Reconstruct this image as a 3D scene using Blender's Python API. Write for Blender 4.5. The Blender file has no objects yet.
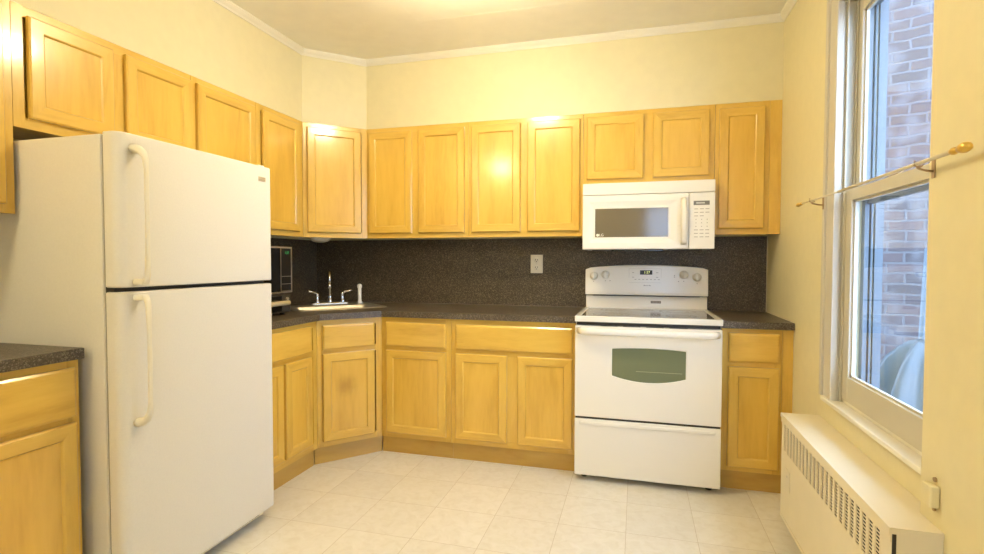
import bpy, bmesh, math, random
from mathutils import Vector, Matrix
random.seed(7)
S = bpy.context.scene
COL = S.collection
PI = math.pi

# ------------------------------------------------------------------ camera
cam_d = bpy.data.cameras.new('camera'); cam = bpy.data.objects.new('camera', cam_d); COL.objects.link(cam)
CX, CY, CZ, YAW, PIT, ROL, FPX = 0.3295, -3.6204, 1.2274, -0.2692, -0.0316, 0.0015, 525.0
fw = Vector((math.sin(YAW)*math.cos(PIT), math.cos(YAW)*math.cos(PIT), math.sin(PIT)))
rt = Vector((math.cos(YAW), -math.sin(YAW), 0)); up = rt.cross(fw)
r2 = rt*math.cos(ROL)+up*math.sin(ROL); u2 = -rt*math.sin(ROL)+up*math.cos(ROL)
M = Matrix((r2, u2, -fw)).transposed().to_4x4(); M.translation = (CX, CY, CZ)
cam.matrix_world = M
cam_d.sensor_fit = 'HORIZONTAL'; cam_d.sensor_width = 36.0; cam_d.lens = 36.0*FPX/984.0
cam_d.clip_start = 0.02
S.camera = cam

# ------------------------------------------------------------------ world, exposure, main lights
w = bpy.data.worlds.new('sky'); S.world = w; w.use_nodes = True
bg = w.node_tree.nodes['Background']
bg.inputs['Color'].default_value = (0.52, 0.69, 1.0, 1); bg.inputs['Strength'].default_value = 9.0
vs = S.view_settings
vs.view_transform = 'Standard'; vs.look = 'None'; vs.gamma = 1.0; vs.use_curve_mapping = False
vs.exposure = 0.55
LAMP_MAIN = 88.0      # emission strength of the ceiling lamp over the kitchen floor
LAMP_REAR = 70.0      # the second ceiling lamp, behind the camera
LAMP_COL = (1.0, 0.85, 0.55, 1)

# ------------------------------------------------------------------ materials
def mat(name, col, rough=0.5, metal=0.0, spec=0.5, coat=0.0):
    m = bpy.data.materials.new(name); m.use_nodes = True
    b = m.node_tree.nodes['Principled BSDF']
    b.inputs['Base Color'].default_value = (*col, 1); b.inputs['Roughness'].default_value = rough
    b.inputs['Metallic'].default_value = metal; b.inputs['Specular IOR Level'].default_value = spec
    b.inputs['Coat Weight'].default_value = coat; b.inputs['Coat Roughness'].default_value = 0.13
    return m
def nd(m, t, **k):
    n = m.node_tree.nodes.new(t)
    for a, v in k.items(): setattr(n, a, v)
    return n
def lk(m, a, b): m.node_tree.links.new(a, b)
def bsdf(m): return m.node_tree.nodes['Principled BSDF']
def ramp(m, fac, stops):
    r = nd(m, 'ShaderNodeValToRGB'); e = r.color_ramp.elements
    while len(e) < len(stops): e.new(0.5)
    for i, (p, c) in enumerate(stops): e[i].position = p; e[i].color = (*c, 1)
    lk(m, fac, r.inputs[0]); return r
def objcoord(m, scale=(1,1,1), rnd=True):
    tc = nd(m, 'ShaderNodeTexCoord'); mp = nd(m, 'ShaderNodeMapping'); mp.inputs['Scale'].default_value = scale
    lk(m, tc.outputs['Object'], mp.inputs['Vector'])
    if rnd:
        oi = nd(m, 'ShaderNodeObjectInfo'); ml = nd(m, 'ShaderNodeMath', operation='MULTIPLY'); ml.inputs[1].default_value = 37.0
        lk(m, oi.outputs['Random'], ml.inputs[0])
        cb = nd(m, 'ShaderNodeCombineXYZ')
        for i in range(3): lk(m, ml.outputs[0], cb.inputs[i])
        lk(m, cb.outputs[0], mp.inputs['Location'])
    return mp
def wood(name, scale, tint=(1,1,1)):
    m = mat(name, (.7,.42,.14), 0.30, coat=0.7)
    mp = objcoord(m, scale)
    n1 = nd(m, 'ShaderNodeTexNoise'); n1.inputs['Scale'].default_value = 1.0; n1.inputs['Detail'].default_value = 5; n1.inputs['Distortion'].default_value = 0.6
    lk(m, mp.outputs[0], n1.inputs['Vector'])
    mp2 = objcoord(m, tuple(s*7 for s in scale))
    n2 = nd(m, 'ShaderNodeTexNoise'); n2.inputs['Scale'].default_value = 1.0; n2.inputs['Detail'].default_value = 3
    lk(m, mp2.outputs[0], n2.inputs['Vector'])
    mx = nd(m, 'ShaderNodeMath', operation='MULTIPLY_ADD'); mx.inputs[1].default_value = 0.3; lk(m, n2.outputs[0], mx.inputs[0]); lk(m, n1.outputs[0], mx.inputs[2])
    t = tint
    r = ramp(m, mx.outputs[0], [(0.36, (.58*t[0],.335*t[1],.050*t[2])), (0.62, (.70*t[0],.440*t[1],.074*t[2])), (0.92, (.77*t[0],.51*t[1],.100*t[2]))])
    lk(m, r.outputs[0], bsdf(m).inputs['Base Color'])
    bp = nd(m, 'ShaderNodeBump'); bp.inputs['Strength'].default_value = 0.05; bp.inputs['Distance'].default_value = 0.002
    lk(m, mx.outputs[0], bp.inputs['Height']); lk(m, bp.outputs[0], bsdf(m).inputs['Normal'])
    return m
WV = wood('maple_upright_grain', (14, 14, 2.2)); WH = wood('maple_level_grain', (2.2, 14, 14))
WP = wood('maple_panel_grain', (9, 9, 1.3), (1.02, 1.0, .92))
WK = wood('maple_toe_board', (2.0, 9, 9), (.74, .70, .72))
WC = mat('cabinet_interior', (.45,.27,.09), 0.6)
def speckle(name, base, rough):
    m = mat(name, base[0], rough)
    mp = objcoord(m, (1,1,1), False)
    v = nd(m, 'ShaderNodeTexVoronoi'); v.inputs['Scale'].default_value = 260; lk(m, mp.outputs[0], v.inputs['Vector'])
    sp = nd(m, 'ShaderNodeSeparateColor'); lk(m, v.outputs['Color'], sp.inputs[0])
    n = nd(m, 'ShaderNodeTexNoise'); n.inputs['Scale'].default_value = 9; n.inputs['Detail'].default_value = 4; lk(m, mp.outputs[0], n.inputs['Vector'])
    a = nd(m, 'ShaderNodeMath', operation='MULTIPLY_ADD'); a.inputs[1].default_value = 0.25; lk(m, n.outputs[0], a.inputs[0]); lk(m, sp.outputs[0], a.inputs[2])
    r = ramp(m, a.outputs[0], [(0.15, base[0]), (0.62, base[1]), (0.95, base[2]), (1.1 if False else 1.0, base[3])])
    lk(m, r.outputs[0], bsdf(m).inputs['Base Color']); return m
COUNTER = speckle('brown_speckled_laminate', [(.045,.032,.022), (.080,.060,.042), (.12,.094,.065), (.20,.165,.115)], 0.40)
SPLASH = speckle('dark_speckled_laminate', [(.042,.029,.016), (.066,.047,.027), (.105,.078,.045), (.18,.14,.085)], 0.45)
def plaster(name, col, sc=18, bump=0.12, rough=0.62):
    m = mat(name, col, rough); mp = objcoord(m, (1,1,1), False)
    n = nd(m, 'ShaderNodeTexNoise'); n.inputs['Scale'].default_value = sc; n.inputs['Detail'].default_value = 6; lk(m, mp.outputs[0], n.inputs['Vector'])
    r = ramp(m, n.outputs[0], [(0.3, tuple(c*.96 for c in col)), (0.7, col)]); lk(m, r.outputs[0], bsdf(m).inputs['Base Color'])
    bp = nd(m, 'ShaderNodeBump'); bp.inputs['Strength'].default_value = bump; bp.inputs['Distance'].default_value = 0.003
    lk(m, n.outputs[0], bp.inputs['Height']); lk(m, bp.outputs[0], bsdf(m).inputs['Normal']); return m
WALL = plaster('cream_wall_paint', (.76,.685,.43), rough=0.5)
TRIM = plaster('cream_gloss_trim', (.82,.78,.66), 6, 0.04, 0.35)
SASH = plaster('sash_paint', (.56,.52,.41), 6, 0.04, 0.35)
CREAM = plaster('cream_metal_enamel', (.80,.72,.53), 8, 0.02, 0.38)
# ceiling with panel joints
CEIL = plaster('ceiling_paint', (.93,.90,.79), 10, 0.05, 0.7)
# floor: 12 inch vinyl tile
FLOOR = mat('vinyl_tile', (.7,.6,.45), 0.28)
def build_floor_mat(m):
    tc = nd(m, 'ShaderNodeTexCoord'); sx = nd(m, 'ShaderNodeSeparateXYZ'); lk(m, tc.outputs['Object'], sx.inputs[0])
    masks = []; cells = []
    for i, off in ((0, 0.012), (1, 0.908)):
        a = nd(m, 'ShaderNodeMath', operation='ADD'); a.inputs[1].default_value = off + 30.5; lk(m, sx.outputs[i], a.inputs[0])
        d = nd(m, 'ShaderNodeMath', operation='DIVIDE'); d.inputs[1].default_value = 0.305; lk(m, a.outputs[0], d.inputs[0])
        f = nd(m, 'ShaderNodeMath', operation='FRACT'); lk(m, d.outputs[0], f.inputs[0])
        fl = nd(m, 'ShaderNodeMath', operation='FLOOR'); lk(m, d.outputs[0], fl.inputs[0]); cells.append(fl)
        s = nd(m, 'ShaderNodeMath', operation='SUBTRACT'); s.inputs[1].default_value = 0.5; lk(m, f.outputs[0], s.inputs[0])
        ab = nd(m, 'ShaderNodeMath', operation='ABSOLUTE'); lk(m, s.outputs[0], ab.inputs[0])
        g = nd(m, 'ShaderNodeMath', operation='GREATER_THAN'); g.inputs[1].default_value = 0.4968; lk(m, ab.outputs[0], g.inputs[0]); masks.append(g)
    mk = nd(m, 'ShaderNodeMath', operation='MAXIMUM'); lk(m, masks[0].outputs[0], mk.inputs[0]); lk(m, masks[1].outputs[0], mk.inputs[1])
    cb = nd(m, 'ShaderNodeCombineXYZ'); lk(m, cells[0].outputs[0], cb.inputs[0]); lk(m, cells[1].outputs[0], cb.inputs[1])
    wn = nd(m, 'ShaderNodeTexWhiteNoise', noise_dimensions='3D'); lk(m, cb.outputs[0], wn.inputs['Vector'])
    ad = nd(m, 'ShaderNodeVectorMath', operation='ADD'); lk(m, tc.outputs['Object'], ad.inputs[0]); lk(m, wn.outputs['Color'], ad.inputs[1])
    n = nd(m, 'ShaderNodeTexNoise'); n.inputs['Scale'].default_value = 24; n.inputs['Detail'].default_value = 8; n.inputs['Distortion'].default_value = 0.8; lk(m, ad.outputs[0], n.inputs['Vector'])
    r = ramp(m, n.outputs[0], [(0.25, (.67,.62,.52)), (0.52, (.73,.69,.60)), (0.78, (.77,.73,.655))])
    wt = nd(m, 'ShaderNodeMath', operation='MULTIPLY_ADD'); wt.inputs[1].default_value = 0.10; wt.inputs[2].default_value = 0.92; lk(m, wn.outputs['Value'], wt.inputs[0])
    mu = nd(m, 'ShaderNodeVectorMath', operation='SCALE'); lk(m, r.outputs[0], mu.inputs[0]); lk(m, wt.outputs[0], mu.inputs['Scale'])
    mx = nd(m, 'ShaderNodeMix', data_type='RGBA'); lk(m, mk.outputs[0], mx.inputs['Factor']); lk(m, mu.outputs[0], mx.inputs['A']); mx.inputs['B'].default_value = (.46,.38,.27,1)
    lk(m, mx.outputs['Result'], bsdf(m).inputs['Base Color'])
    n3 = nd(m, 'ShaderNodeTexNoise'); n3.inputs['Scale'].default_value = 4; lk(m, tc.outputs['Object'], n3.inputs['Vector'])
    rr = nd(m, 'ShaderNodeMapRange'); rr.inputs['To Min'].default_value = 0.24; rr.inputs['To Max'].default_value = 0.46; lk(m, n3.outputs[0], rr.inputs['Value']); lk(m, rr.outputs[0], bsdf(m).inputs['Roughness'])
    bp = nd(m, 'ShaderNodeBump'); bp.invert = True; bp.inputs['Strength'].default_value = 0.3; bp.inputs['Distance'].default_value = 0.001
    lk(m, mk.outputs[0], bp.inputs['Height']); lk(m, bp.outputs[0], bsdf(m).inputs['Normal'])
build_floor_mat(FLOOR)
def build_scuff():
    m = WP.copy(); m.name = 'maple_panel_scuffed'; b = bsdf(m); src = b.inputs['Base Color'].links[0].from_socket
    tc = nd(m, 'ShaderNodeTexCoord'); mp = nd(m, 'ShaderNodeMapping'); mp.inputs['Location'].default_value = (-.99, 0, -2.28); mp.inputs['Scale'].default_value = (7, 0, 7)
    lk(m, tc.outputs['Object'], mp.inputs['Vector'])
    nz = nd(m, 'ShaderNodeTexNoise'); nz.inputs['Scale'].default_value = 30; lk(m, tc.outputs['Object'], nz.inputs['Vector'])
    ln = nd(m, 'ShaderNodeVectorMath', operation='LENGTH'); lk(m, mp.outputs[0], ln.inputs[0])
    ad = nd(m, 'ShaderNodeMath', operation='MULTIPLY_ADD'); ad.inputs[1].default_value = .25; lk(m, nz.outputs[0], ad.inputs[0]); lk(m, ln.outputs['Value'], ad.inputs[2])
    r = ramp(m, ad.outputs[0], [(0.1, (.70,.65,.58)), (0.75, (1,1,1))]); r.color_ramp.interpolation = 'EASE'
    mx = nd(m, 'ShaderNodeMix', data_type='RGBA', blend_type='MULTIPLY'); mx.inputs['Factor'].default_value = 1
    lk(m, src, mx.inputs['A']); lk(m, r.outputs[0], mx.inputs['B']); lk(m, mx.outputs['Result'], b.inputs['Base Color']); return m
SCUFF = build_scuff()
def build_brick():
    m = mat('painted_brick', (.4,.35,.4), 0.85)
    tc = nd(m, 'ShaderNodeTexCoord'); mp = nd(m, 'ShaderNodeMapping'); lk(m, tc.outputs['Object'], mp.inputs['Vector'])
    n0 = nd(m, 'ShaderNodeTexNoise'); n0.inputs['Scale'].default_value = 7; lk(m, tc.outputs['Object'], n0.inputs['Vector'])
    sc = nd(m, 'ShaderNodeVectorMath', operation='SCALE'); sc.inputs['Scale'].default_value = 0.034; lk(m, n0.outputs['Color'], sc.inputs[0])
    ad = nd(m, 'ShaderNodeVectorMath', operation='ADD'); lk(m, mp.outputs[0], ad.inputs[0]); lk(m, sc.outputs[0], ad.inputs[1])
    mp.inputs['Rotation'].default_value = (-PI/2, 0, 0)
    b = nd(m, 'ShaderNodeTexBrick'); b.inputs['Scale'].default_value = 1.0
    b.inputs['Brick Width'].default_value = 0.215; b.inputs['Row Height'].default_value = 0.077; b.inputs['Mortar Size'].default_value = 0.009
    b.inputs['Mortar Smooth'].default_value = 0.3
    b.inputs['Color1'].default_value = (.090,.064,.062,1); b.inputs['Color2'].default_value = (.050,.044,.048,1); b.inputs['Mortar'].default_value = (.105,.100,.105,1)
    lk(m, ad.outputs[0], b.inputs['Vector'])
    n = nd(m, 'ShaderNodeTexNoise'); n.inputs['Scale'].default_value = 5; n.inputs['Detail'].default_value = 8; lk(m, tc.outputs['Object'], n.inputs['Vector'])
    r = ramp(m, n.outputs[0], [(0.47, (0,0,0)), (0.62, (.85,.85,.85))])
    mx = nd(m, 'ShaderNodeMix', data_type='RGBA'); lk(m, r.outputs[0], mx.inputs['Factor']); lk(m, b.outputs['Color'], mx.inputs['A']); mx.inputs['B'].default_value = (.125,.12,.125,1)
    lk(m, mx.outputs['Result'], bsdf(m).inputs['Base Color'])
    bp = nd(m, 'ShaderNodeBump'); bp.invert = True; bp.inputs['Strength'].default_value = 0.8; bp.inputs['Distance'].default_value = 0.01
    lk(m, b.outputs['Fac'], bp.inputs['Height']); lk(m, bp.outputs[0], bsdf(m).inputs['Normal']); return m
BRICK = build_brick()
WHITE = mat('white_enamel', (.84,.795,.70), 0.22, coat=0.3)
FRIDGE = plaster('white_textured_enamel', (.76,.73,.66), 160, 0.05, 0.34)
PLWHITE = mat('white_plastic', (.84,.80,.70), 0.32)
BISQUE = mat('bisque_plastic', (.80,.74,.58), 0.3)
FHAND = mat('ivory_handle', (.80,.75,.62), 0.3)
GREY = mat('grey_gasket', (.30,.27,.20), 0.6)
LINE = mat('grey_print', (.42,.37,.30), 0.5)
BLACK = mat('black_plastic', (.012,.011,.010), 0.3)
DARK = mat('dark_shadow_gap_metal', (.03,.026,.022), 0.6)
BGLASS = mat('black_glass', (.010,.009,.008), 0.08)
COOKG = mat('ceramic_glass', (.12,.11,.095), 0.12)
MWGLASS = mat('smoked_glass', (.165,.135,.085), 0.10)
OVGLASS = mat('green_tinted_glass', (.16,.18,.10), 0.10)
STEEL = mat('brushed_steel', (.66,.62,.54), 0.42, 1.0)
CHROME = mat('chrome', (.80,.79,.77), 0.08, 1.0)
DSTEEL = mat('dark_steel', (.17,.15,.125), 0.35, 0.8)
BRASS = mat('brass', (.70,.46,.10), 0.28, 0.6)
RODM = mat('cream_rod_enamel', (.66,.58,.42), 0.35)
BRZ = mat('bronze_bracket', (.42,.30,.17), 0.4, 0.6)
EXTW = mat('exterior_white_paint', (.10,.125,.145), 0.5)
STONE = plaster('alley_concrete', (.16,.16,.165), 5, 0.2, 0.9)
GROUT = mat('light_caulk', (.78,.70,.52), 0.6)
def emis(name, col, st):
    m = mat(name, col[:3], 0.4); b = bsdf(m); b.inputs['Emission Color'].default_value = col; b.inputs['Emission Strength'].default_value = st; return m
CLOCK = emis('clock_digits', (.75,.80,.30,1), 0.8); GREENLED = emis('green_clock_digits', (.06,.45,.14,1), 0.2)
LAMPM = emis('lamp_glass_lit', LAMP_COL, LAMP_MAIN); LAMPR = emis('rear_lamp_glass_lit', LAMP_COL, LAMP_REAR)
def glass():
    m = bpy.data.materials.new('window_glass'); m.use_nodes = True; nt = m.node_tree; nt.nodes.clear()
    o = nt.nodes.new('ShaderNodeOutputMaterial'); mx = nt.nodes.new('ShaderNodeMixShader'); t = nt.nodes.new('ShaderNodeBsdfTransparent'); g = nt.nodes.new('ShaderNodeBsdfGlossy')
    t.inputs[0].default_value = (.95,.98,1,1); g.inputs['Roughness'].default_value = 0.02
    ge = nt.nodes.new('ShaderNodeNewGeometry'); dt = nt.nodes.new('ShaderNodeVectorMath'); dt.operation = 'DOT_PRODUCT'
    nt.links.new(ge.outputs['Normal'], dt.inputs[0]); nt.links.new(ge.outputs['Incoming'], dt.inputs[1])
    def mth(op, a, b=None):
        n = nt.nodes.new('ShaderNodeMath'); n.operation = op
        for i, q in enumerate((a, b)):
            if q is None: continue
            if isinstance(q, (int, float)): n.inputs[i].default_value = q
            else: nt.links.new(q, n.inputs[i])
        return n.outputs[0]
    f5 = mth('POWER', mth('SUBTRACT', 1.0, mth('ABSOLUTE', dt.outputs['Value'])), 5.0)
    nt.links.new(mth('MULTIPLY_ADD', f5, .96), mx.inputs[0]); mx.inputs[0].links[0].from_node.inputs[2].default_value = .04; nt.links.new(t.outputs[0], mx.inputs[1]); nt.links.new(g.outputs[0], mx.inputs[2]); nt.links.new(mx.outputs[0], o.inputs[0]); return m
GLASS = glass()
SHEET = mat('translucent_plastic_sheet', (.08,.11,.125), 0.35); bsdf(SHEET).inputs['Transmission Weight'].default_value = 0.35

# ------------------------------------------------------------------ mesh helpers
def V(bm, p, X=None):
    p = Vector(p); return bm.verts.new(X @ p if X is not None else p)
def box(bm, x0, x1, y0, y1, z0, z1, mi=0, X=None, bev=0.0, seg=2):
    v = [V(bm, p, X) for p in ((x0,y0,z0),(x1,y0,z0),(x1,y1,z0),(x0,y1,z0),(x0,y0,z1),(x1,y0,z1),(x1,y1,z1),(x0,y1,z1))]
    fs = []
    for q in ((3,2,1,0),(4,5,6,7),(0,1,5,4),(1,2,6,5),(2,3,7,6),(3,0,4,7)):
        f = bm.faces.new([v[i] for i in q]); f.material_index = mi; fs.append(f)
    if bev > 0:
        es = list({e for f in fs for e in f.edges})
        r = bmesh.ops.bevel(bm, geom=es, offset=bev, segments=seg, profile=0.5, affect='EDGES')
        for f in r['faces']: f.material_index = mi
    return fs
def prism(bm, pts, z0, z1, mi=0, hole=None):
    """polygon (xy, counter-clockwise) pulled up from z0 to z1, optionally with one hole"""
    loops = [pts] + ([hole] if hole else [])
    lo, hi = [], []
    for L in loops:
        a = [bm.verts.new((x, y, z0)) for x, y in L]; b = [bm.verts.new((x, y, z1)) for x, y in L]
        n = len(L)
        for i in range(n):
            f = bm.faces.new((a[i], a[(i+1)%n], b[(i+1)%n], b[i])); f.material_index = mi
        lo.append(a); hi.append(b)
    if not hole:
        bm.faces.new(list(reversed(lo[0]))).material_index = mi; bm.faces.new(hi[0]).material_index = mi
    else:
        for g in (lo, hi):
            es = []
            for a in g:
                for i in range(len(a)):
                    es.append(bm.edges.get((a[i], a[(i+1)%len(a)])))
            r = bmesh.ops.triangle_fill(bm, use_beauty=True, use_dissolve=False, edges=es)
            for f in r['geom']:
                if isinstance(f, bmesh.types.BMFace): f.material_index = mi
def shell(bm, pts, t, z0, z1, top=False, bottom=True):
    """open box of boards following a convex counter-clockwise footprint"""
    n = len(pts); P = [Vector(p) for p in pts]; inn = []
    for i in range(n):
        a, b, c = P[i-1], P[i], P[(i+1)%n]
        d1 = (b-a).normalized(); d2 = (c-b).normalized()
        n1 = Vector((-d1.y, d1.x)); n2 = Vector((-d2.y, d2.x))
        k = t/(1+n1.dot(n2)); inn.append(b+(n1+n2)*k)
    for i in range(n):
        j = (i+1)%n
        q = [P[i], P[j], inn[j], inn[i]]
        prism(bm, [(v.x, v.y) for v in q], z0, z1)
    I = [(v.x, v.y) for v in inn]
    if bottom: prism(bm, I, z0, z0+t)
    if top: prism(bm, I, z1-t, z1)
def cyl(bm, p0, p1, r, r1=None, seg=20, mi=0, cap=True, smooth=True):
    r1 = r if r1 is None else r1
    p0, p1 = Vector(p0), Vector(p1); d = (p1-p0); q = d.to_track_quat('Z', 'Y').to_matrix()
    a, b = [], []
    for i in range(seg):
        c = Vector((math.cos(2*PI*i/seg), math.sin(2*PI*i/seg), 0))
        a.append(bm.verts.new(p0+q@(c*r))); b.append(bm.verts.new(p1+q@(c*r1)))
    for i in range(seg):
        f = bm.faces.new((a[i], a[(i+1)%seg], b[(i+1)%seg], b[i])); f.material_index = mi; f.smooth = smooth
    if cap:
        bm.faces.new(list(reversed(a))).material_index = mi; bm.faces.new(b).material_index = mi
def lathe(bm, prof, origin=(0,0,0), axis=(0,0,1), seg=28, mi=0):
    q = Vector(axis).to_track_quat('Z', 'Y').to_matrix(); o = Vector(origin); rings = []
    for r, z in prof:
        if r < 1e-6: rings.append([bm.verts.new(o+q@Vector((0,0,z)))])
        else: rings.append([bm.verts.new(o+q@Vector((r*math.cos(2*PI*i/seg), r*math.sin(2*PI*i/seg), z))) for i in range(seg)])
    for a, b in zip(rings, rings[1:]):
        for i in range(seg):
            j = (i+1)%seg
            vs_ = [a[i % len(a)], a[j % len(a)], b[j % len(b)], b[i % len(b)]]
            vv = []
            for v in vs_:
                if v not in vv: vv.append(v)
            if len(vv) > 2:
                f = bm.faces.new(vv); f.smooth = True; f.material_index = mi
def tube(bm, pts, rad, seg=14, mi=0, sx=1.0, sy=1.0, refup=Vector((0,0,1))):
    P = [Vector(p) for p in pts]; rings = []
    rr = rad if isinstance(rad, (list, tuple)) else [rad]*len(P)
    for i, p in enumerate(P):
        d = (P[min(i+1, len(P)-1)]-P[max(i-1, 0)]).normalized()
        u = d.cross(refup)
        if u.length < 1e-4: u = d.cross(Vector((0,1,0)))
        u.normalize(); v = u.cross(d).normalized()
        rings.append([bm.verts.new(p+u*math.cos(2*PI*k/seg)*rr[i]*sx+v*math.sin(2*PI*k/seg)*rr[i]*sy) for k in range(seg)])
    for a, b in zip(rings, rings[1:]):
        for k in range(seg):
            f = bm.faces.new((a[k], a[(k+1)%seg], b[(k+1)%seg], b[k])); f.smooth = True; f.material_index = mi
    bm.faces.new(list(reversed(rings[0]))).material_index = mi; bm.faces.new(rings[-1]).material_index = mi
def obj(name, bm, mats, parent=None, kind=None):
    bmesh.ops.recalc_face_normals(bm, faces=bm.faces[:])
    me = bpy.data.meshes.new(name); bm.to_mesh(me); bm.free()
    for m in (mats if isinstance(mats, (list, tuple)) else [mats]): me.materials.append(m)
    o = bpy.data.objects.new(name, me); COL.objects.link(o)
    if parent is not None: o.parent = parent
    if kind: o['kind'] = kind
    return o
def B(name, dims, m, parent=None, bev=0.0, kind=None, seg=2):
    bm = bmesh.new(); box(bm, *dims, bev=bev, seg=seg); return obj(name, bm, m, parent, kind)
def thing(name, label, cat, loc=(0,0,0), rz=0, group=None):
    o = bpy.data.objects.new(name, None); COL.objects.link(o); o.location = loc; o.rotation_euler = (0,0,rz)
    o['label'] = label; o['category'] = cat
    if group: o['group'] = group
    o.empty_display_size = 0.1
    return o
def tag(o, label, cat, group=None):
    o['label'] = label; o['category'] = cat
    if group: o['group'] = group
    return o
def text(s, size, m, parent, name, loc, rot, depth=0.0006):
    cu = bpy.data.curves.new('t', 'FONT'); cu.body = s; cu.size = size; cu.extrude = depth; cu.align_x = 'CENTER'; cu.align_y = 'CENTER'
    t = bpy.data.objects.new('t', cu); COL.objects.link(t)
    bpy.context.view_layer.update()
    me = bpy.data.meshes.new_from_object(t.evaluated_get(bpy.context.evaluated_depsgraph_get()))
    bpy.data.objects.remove(t); bpy.data.curves.remove(cu)
    me.materials.clear(); me.materials.append(m)
    o = bpy.data.objects.new(name, me); COL.objects.link(o); o.parent = parent; o.location = loc; o.rotation_euler = rot
    return o

# ------------------------------------------------------------------ key sizes (metres)
XR = 1.1127; XL = -2.1027; UL = XL+0.305; BL = XL+0.61
ZC = 2.605                 # ceiling
UB, UT = 1.380, 2.136      # wall cabinets
CT = 0.909                 # worktop surface
YD, XU = -0.600, -1.490    # diagonal wall cabinet
YDB, XB = -0.913, -1.226   # diagonal base cabinet
NX, NY = 1.075, -1.962     # chase on the window wall
YB = -5.0                  # rear wall
WX = 1.25                  # outside face of the window wall
WY0, WY1, WZ0, WZ1 = NY, -1.21, 0.655, 2.255   # window opening

# ------------------------------------------------------------------ the room
bm = bmesh.new(); box(bm, XL-.15, WX, YB-.15, .15, -.12, 0); obj('floor', bm, FLOOR, kind='structure')
bm = bmesh.new(); box(bm, XL-.15, WX, YB-.15, .15, ZC, ZC+.12); obj('ceiling', bm, CEIL, kind='structure')
bm = bmesh.new(); box(bm, XL-.15, WX, 0, .15, 0, ZC); obj('wall_back', bm, WALL, kind='structure')
bm = bmesh.new(); box(bm, XL-.15, XL, YB, 0, 0, ZC); obj('wall_left', bm, WALL, kind='structure')
bm = bmesh.new()
box(bm, XR, WX, WY1, 0, 0, ZC); box(bm, XR, WX, WY0, WY1, 0, WZ0); box(bm, XR, WX, WY0, WY1, WZ1, ZC)
box(bm, NX, WX, YB, WY0, 0, ZC)
obj('wall_right', bm, WALL, kind='structure')
# rear wall (behind the camera) with a window
RX0, RX1, RZ0, RZ1 = 0.42, 0.98, 0.95, 2.05
bm = bmesh.new()
box(bm, XL, RX0, YB-.15, YB, 0, ZC); box(bm, RX1, NX, YB-.15, YB, 0, ZC); box(bm, RX0, RX1, YB-.15, YB, 0, RZ0); box(bm, RX0, RX1, YB-.15, YB, RZ1, ZC)
obj('wall_rear', bm, WALL, kind='structure')
w2 = bpy.data.objects.new('window_2', None); COL.objects.link(w2); w2['kind'] = 'structure'
bm = bmesh.new()
for a in ((RX0, RX0+.05, RZ0, RZ1), (RX1-.05, RX1, RZ0, RZ1), (RX0+.05, RX1-.05, RZ0, RZ0+.05), (RX0+.05, RX1-.05, RZ1-.05, RZ1), (RX0+.05, RX1-.05, 1.48, 1.53), ((RX0+RX1)/2-.012, (RX0+RX1)/2+.012, RZ0+.05, 1.48)):
    box(bm, a[0], a[1], YB-.09, YB-.05, a[2], a[3])
obj('window_frame', bm, TRIM, w2)
B('pane', (RX0+.04, RX1-.04, YB-.072, YB-.068, RZ0+.04, RZ1-.04), GLASS, w2)
# bulkhead over the wall cabinets
bm = bmesh.new()
prism(bm, [(XL, YB), (UL, YB), (UL, YD), (XU, -.305), (XR, -.305), (XR, 0), (XL, 0)], UT, ZC)
obj('wall_bulkhead', bm, WALL, kind='structure')
# crown moulding swept round the room
path = [(UL, YB), (UL, YD), (XU, -.305), (XR, -.305), (XR, NY), (NX, NY), (NX, YB)]
prof = [(0, -.038), (.006, -.038), (.008, -.033), (.010, -.028), (.016, -.022), (.022, -.016), (.025, -.010), (.028, -.009), (.028, 0), (0, 0)]
bm = bmesh.new(); P = [Vector(p) for p in path]; rings = []
for i, p in enumerate(P):
    d1 = (P[i]-P[i-1]).normalized() if i else (P[1]-P[0]).normalized()
    d2 = (P[i+1]-P[i]).normalized() if i < len(P)-1 else d1
    n1 = Vector((d1.y, -d1.x)); n2 = Vector((d2.y, -d2.x)); nn = (n1+n2)/(1+n1.dot(n2))
    rings.append([bm.verts.new((p.x+nn.x*o, p.y+nn.y*o, ZC+z)) for o, z in prof])
for a, b in zip(rings, rings[1:]):
    for k in range(len(prof)):
        bm.faces.new((a[k], a[(k+1)%len(prof)], b[(k+1)%len(prof)], b[k]))
bm.faces.new(rings[0]); bm.faces.new(list(reversed(rings[-1])))
obj('trim_1', bm, TRIM, kind='structure')
# ceiling panel joints: shallow cover strips
bm = bmesh.new(); box(bm, -.917, -.909, YB, -.34, ZC-.0006, ZC+.001); box(bm, -.909, XR-.034, -.765, -.757, ZC-.0006, ZC+.001)
obj('trim_2', bm, CEIL, kind='structure')
# caulk lines where the splash and worktop meet the window wall
# backsplash laminate
bm = bmesh.new()
box(bm, XL+.010, XR-.002, -.010, 0, CT, UB+.35 if False else UB); box(bm, XL, XL+.010, -1.496, 0, CT, UB)
obj('trim_3', bm, SPLASH, kind='structure')
bm = bmesh.new(); box(bm, XR-.004, XR, -.014, -.010, CT, UB); box(bm, XR-.003, XR, -.60, -.014, CT, CT+.004); obj('trim_4', bm, GROUT, kind='structure')
bm = bmesh.new(); box(bm, -1.19, -.002, -.016, -.010, CT, CT+.003); obj('trim_5', bm, mat('dark_caulk', (.20,.16,.11), .5), kind='structure')

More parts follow.
